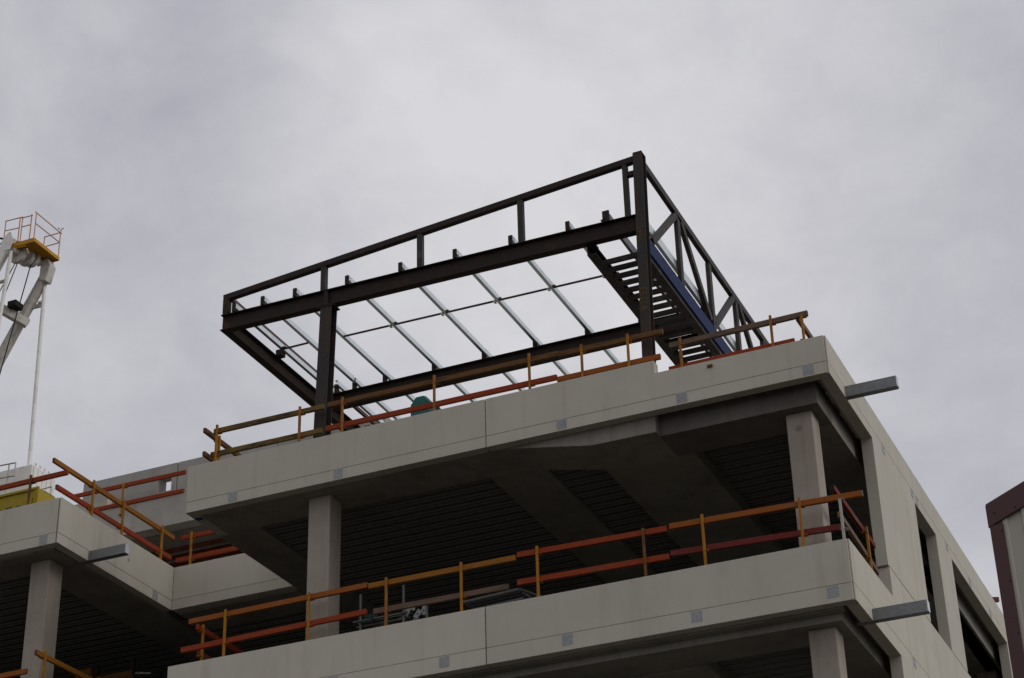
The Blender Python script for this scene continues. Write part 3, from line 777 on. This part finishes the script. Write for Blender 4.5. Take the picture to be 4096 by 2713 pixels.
b.path([(-36.75, 22.5, 24.7), (-39.0, 22.5, 25.75)], .042); b.path([(-37.3, 22.0, 24.5), (-39.0, 22.0, 25.3)], .026); b.path([(-36.5, 23.2, 23.4), (-36.75, 23.0, 22.4), (-37.0, 22.9, 21.9)], .012)
b.build('rope', M['dark'], cr)
# machinery house with lifting eyes and the yellow counterweight in front
MB().box(-40, -35.75, 23.0, 24.2, 11.5, 14.98).build('machinery_house', W_, cr, .02)
b = MB()
for k in range(5):
    y = 23.08 + k * .27
    b.box(-35.75, -35.70, y, y + .24, 11.6, 14.93); b.tube((-35.73, y + .12, 14.95), (-35.73, y + .12, 15.02), .02, 6)
    b.tube((-35.76, y + .12, 15.06), (-35.70, y + .12, 15.06), .05, 10)
b.build('ballast_block', W_, cr, .012)
b = MB(); rr = .02
for a, c in (((-37.6, 22.6, 15.02), (-36.2, 22.6, 14.96)), ((-36.2, 22.6, 14.97), (-36.2, 22.6, 14.42)), ((-37.6, 22.6, 14.49), (-36.2, 22.6, 14.42)), ((-36.5, 22.6, 14.95), (-36.53, 22.6, 12.8)), ((-37.4, 22.6, 15.0), (-37.4, 22.6, 12.8))): b.tube(a, c, .027, 6)
b.build('walkway_rail', M['postgrey'], cr)
b = MB()
for a, c in (((-35.6, 23.5, 14.10), (-35.13, 23.5, 14.12)), ((-35.14, 23.5, 14.12), (-35.14, 23.5, 13.0)), ((-35.55, 23.5, 13.0), (-35.55, 23.5, 14.11))): b.tube(a, c, .024, 6)
b.build('walkway_rail', M['postgrey'], cr)
b = MB()
b.box(-40, -34.62, 22.0, 22.9, 10.8, 13.33); b.box(-40, -34.50, 21.93, 22.0, 13.27, 13.37)
b.box(-34.60, -34.50, 21.93, 23.0, 10.8, 13.30); b.box(-34.74, -34.62, 21.96, 22.0, 10.8, 13.27)
yb = b.build('counterweight', M['craneyellow'], cr, .012)
b = MB()
b.box(-34.9, -34.78, 21.95, 22.0, 12.55, 13.0); b.tube((-34.95, 21.97, 12.95), (-34.75, 21.97, 12.6), .03, 6)
b.build('latch', M['craneyellow'], yb)
b = MB()
for k in range(14): b.tube((-34.55, 22.3 + k * .05, 13.33), (-34.55, 22.325 + k * .05, 13.345), .018, 6)
b.build('chain', M['dark'], yb)
# top of the partly hidden black lettering
b = MB()
y = 21.994
def glyph(poly): b.rings([[(x, yy, z) for x, z in poly] for yy in (y, y + .02)])
glyph([(-35.98, 12.2), (-35.98, 12.75), (-35.94, 12.80), (-35.66, 12.80), (-35.66, 12.69), (-35.86, 12.69), (-35.86, 12.2)])
glyph([(-35.60, 12.2), (-35.60, 12.62), (-35.54, 12.75), (-35.48, 12.79), (-35.41, 12.79), (-35.41, 12.64), (-35.48, 12.61), (-35.48, 12.2)])
glyph([(-35.385, 12.79), (-35.33, 12.79), (-35.26, 12.76), (-35.20, 12.64), (-35.20, 12.2), (-35.31, 12.2), (-35.31, 12.61), (-35.385, 12.64)])
glyph([(-36.32, 12.2), (-36.32, 12.62), (-36.22, 12.79), (-36.10, 12.77), (-36.04, 12.6), (-36.04, 12.2)])
b.build('lettering', M['letter'], yb)
# crane mast down to the ground (hidden by the building)
b = MB()
for x in (-38.0, -36.2):
    for yy in (22.8, 24.6): b.bar((x, yy, GZ), (x, yy, 10.8), .18, .18, up=(0, 1, 0))
for k in range(12):
    z = GZ + k * 2.45
    for yy in (22.8, 24.6): b.bar((-38.0, yy, z), (-36.2, yy, z + 2.4), .08, .08, up=(0, 1, 0))
    for x in (-38.0, -36.2): b.bar((x, 22.8, z + 2.4), (x, 24.6, z), .08, .08, up=(1, 0, 0))
b.build('mast', W_, cr)

# ------------------------------------------------------------------ clad building at the right
CY = -12.0
cx0, ez = 4.215, -9.10
cb = thing('clad_building', (8.2, CY + 4, GZ), 'cream ribbed metal clad gable with maroon flashings at the right edge', 'building')
cw = 8.0; rise = .42; px = cx0 + cw / 2
def zr(x): return ez + (min(x, 2 * px - x) - cx0) * rise
prof = []
x = cx0 + .02
pts = []
while x < cx0 + cw - .1:
    pts += [(x, 0), (x + .10, 0), (x + .115, -.022), (x + .15, -.022), (x + .165, 0)]; x += .20
b = MB()
vs = []; fs = []
for xx, dy in pts: vs += [(xx, CY + .03 + dy, GZ), (xx, CY + .03 + dy, zr(xx) - .02)]
for i in range(len(pts) - 1): fs.append((2 * i, 2 * i + 2, 2 * i + 3, 2 * i + 1))
b.add(vs, fs)
b.build('cladding', M['cream'], cb)
b = MB(); yb0 = CY + .06
b.rings([[(cx0 + .02, yy, GZ), (cx0 + cw - .02, yy, GZ), (cx0 + cw - .02, yy, zr(cx0 + cw - .02) - .03), (px, yy, zr(px) - .03), (cx0 + .02, yy, zr(cx0 + .02) - .03)] for yy in (yb0, CY + 8)])
b.build('wall', M['cream'], cb)
b = MB()
b.rings([[(a, yy, zr(a) - .24), (px, yy, zr(px) - .24), (px, yy, zr(px)), (a, yy, zr(a))] for a in (cx0 - .012,) for yy in (CY - .02, CY + .015)])
c2 = cx0 + cw + .012
b.rings([[(px + .001, yy, zr(px) - .24), (c2, yy, zr(c2) - .24), (c2, yy, zr(c2)), (px + .001, yy, zr(px))] for yy in (CY - .02, CY + .015)])
b.build('verge_flashing', M['maroon'], cb, .006)
b = MB()
b.rings([[(cx0 - .012, yy, zr(cx0) + .002), (px, yy, zr(px) + .004), (px, yy, zr(px) + .03), (cx0 - .012, yy, zr(cx0) + .026)] for yy in (CY + .016, CY + 8.05)])
b.rings([[(px + .001, yy, zr(px) + .004), (c2, yy, zr(c2) + .002), (c2, yy, zr(c2) + .026), (px + .001, yy, zr(px) + .03)] for yy in (CY + .016, CY + 8.05)])
b.build('roof', M['maroon'], cb)
b = MB()
b.box(cx0, cx0 + .14, CY - .012, CY + .005, GZ, zr(cx0) - .22); b.box(cx0, cx0 + .012, CY + .006, CY + .15, GZ, zr(cx0) - .22)
b.build('corner_flashing', M['maroon'], cb, .005)
MB().box(cx0 + cw - .14, cx0 + cw, CY - .012, CY + .005, GZ, zr(cx0) - .22).build('corner_flashing', M['maroon'], cb, .005)
b = MB()
for k in range(14): b.tube((cx0 + .12, CY - .018, ez - .30 - k * .55), (cx0 + .12, CY - .01, ez - .30 - k * .55), .008, 6)
for k in range(9):
    xx = cx0 + .07 + k * .22
    b.tube((xx, CY - .027, zr(xx) - .20 + (.07 if k == 0 else 0)), (xx, CY - .018, zr(xx) - .20 + (.07 if k == 0 else 0)), .008, 6)
for k in range(6):
    for j in range(5): b.tube((cx0 + .32 + j * .4, CY + .0, ez - .75 - k * 1.2), (cx0 + .32 + j * .4, CY + .03, ez - .75 - k * 1.2), .009, 6)
b.build('screws', M['dark'], cb)

# ------------------------------------------------------------------ sky and sun
w = bpy.data.worlds.new('World'); SC.world = w; w.use_nodes = True
nt = w.node_tree; nt.nodes.clear()
out = nt.nodes.new('ShaderNodeOutputWorld'); bg = nt.nodes.new('ShaderNodeBackground')
nt.links.new(bg.outputs[0], out.inputs[0])
SUN_EL, SUN_AZ = R(30), R(92)      # azimuth clockwise from +y (north)
sky = nt.nodes.new('ShaderNodeTexSky'); sky.sky_type = 'NISHITA'; sky.sun_disc = False
sky.sun_elevation = SUN_EL; sky.sun_rotation = SUN_AZ
tc = nt.nodes.new('ShaderNodeTexCoord')
sp = nt.nodes.new('ShaderNodeSeparateXYZ'); nt.links.new(tc.outputs['Generated'], sp.inputs[0])
def math_(op, a, c=None):
    n = nt.nodes.new('ShaderNodeMath'); n.operation = op
    for i, v in ((0, a), (1, c)):
        if v is None: continue
        if isinstance(v, (int, float)): n.inputs[i].default_value = v
        else: nt.links.new(v, n.inputs[i])
    return n.outputs[0]
zz = math_('ADD', math_('MAXIMUM', sp.outputs[2], 0.0), .28)
cv = nt.nodes.new('ShaderNodeCombineXYZ')
nt.links.new(math_('DIVIDE', sp.outputs[0], zz), cv.inputs[0]); nt.links.new(math_('DIVIDE', sp.outputs[1], zz), cv.inputs[1])
mp = nt.nodes.new('ShaderNodeMapping'); nt.links.new(cv.outputs[0], mp.inputs[0])
mp.inputs['Location'].default_value = (3.1, 1.7, 0); mp.inputs['Rotation'].default_value = (0, 0, R(25)); mp.inputs['Scale'].default_value = (1, 1.25, 1)
mp2 = nt.nodes.new('ShaderNodeMapping'); nt.links.new(tc.outputs['Generated'], mp2.inputs[0]); mp2.inputs['Location'].default_value = (2.3, .7, 5.1); mp2.inputs['Scale'].default_value = (1, 1, 1.45)
def noise(s, d, rgh, dist=0):
    n = nt.nodes.new('ShaderNodeTexNoise'); n.inputs['Scale'].default_value = s; n.inputs['Detail'].default_value = d
    n.inputs['Roughness'].default_value = rgh; n.inputs['Distortion'].default_value = dist
    nt.links.new(mp2.outputs[0], n.inputs['Vector']); return n.outputs['Fac']
n1 = _ramp(nt, noise(5.2, 8, .55, .25), .34, .66)
n2 = _ramp(nt, noise(13.0, 7, .58, .3), .32, .68)
f = math_('ADD', math_('MULTIPLY', n1, .50), math_('MULTIPLY', n2, .30))
f = math_('ADD', f, -.02)
# broad thin and thick parts of the cloud layer, by compass direction and height
def lobe(az, el, amp, deg):
    global f
    d = (math.sin(R(az)) * math.cos(R(el)), math.cos(R(az)) * math.cos(R(el)), math.sin(R(el)))
    v = nt.nodes.new('ShaderNodeVectorMath'); v.operation = 'DOT_PRODUCT'
    nt.links.new(tc.outputs['Generated'], v.inputs[0]); v.inputs[1].default_value = d
    k = 1 / (R(deg) ** 2)
    e = math_('EXPONENT', math_('MULTIPLY', math_('SUBTRACT', v.outputs['Value'], 1.0), k))
    f = math_('ADD', f, math_('MULTIPLY', e, amp))
lobe(-22.1, 35.3, 0.34, 7.0)
lobe(-26.1, 30.7, 0.30, 5.0)
lobe(-34.4, 36.3, -0.22, 3.2)
lobe(-40.3, 37.5, -0.20, 4.5)
lobe(-6.9, 30.6, -0.05, 4.0)
lobe(-38.0, 29.5, -0.05, 4.0)
lobe(-15.9, 31.3, 0.04, 4.0)
f = math_('MINIMUM', math_('MAXIMUM', f, 0.0), 1.15)
K = 10.0     # the background strength below is 0.1
cloud = _mix(nt, f, tuple(x * K for x in (.425, .427, .478)), tuple(x * K for x in (.70, .697, .722)))
allsky = _mix(nt, .965, sky.outputs[0], cloud)
nt.links.new(allsky, bg.inputs[0]); bg.inputs[1].default_value = .1
ld = bpy.data.lights.new('sun', 'SUN'); ld.energy = .88; ld.angle = R(28); ld.color = (1, .985, .96)
sun = bpy.data.objects.new('sun', ld); COL.objects.link(sun)
dirv = Vector((math.sin(SUN_AZ) * math.cos(SUN_EL), math.cos(SUN_AZ) * math.cos(SUN_EL), math.sin(SUN_EL)))
sun.rotation_euler = dirv.to_track_quat('Z', 'Y').to_euler(); sun.location = (20, 10, 40)

# ------------------------------------------------------------------ view
vs_ = SC.view_settings; vs_.view_transform = 'Standard'; vs_.look = 'None'; vs_.exposure = 0; vs_.gamma = 1; vs_.use_curve_mapping = False
SC.cycles.use_denoising = True
SC.cycles.max_bounces = 8; SC.cycles.diffuse_bounces = 5
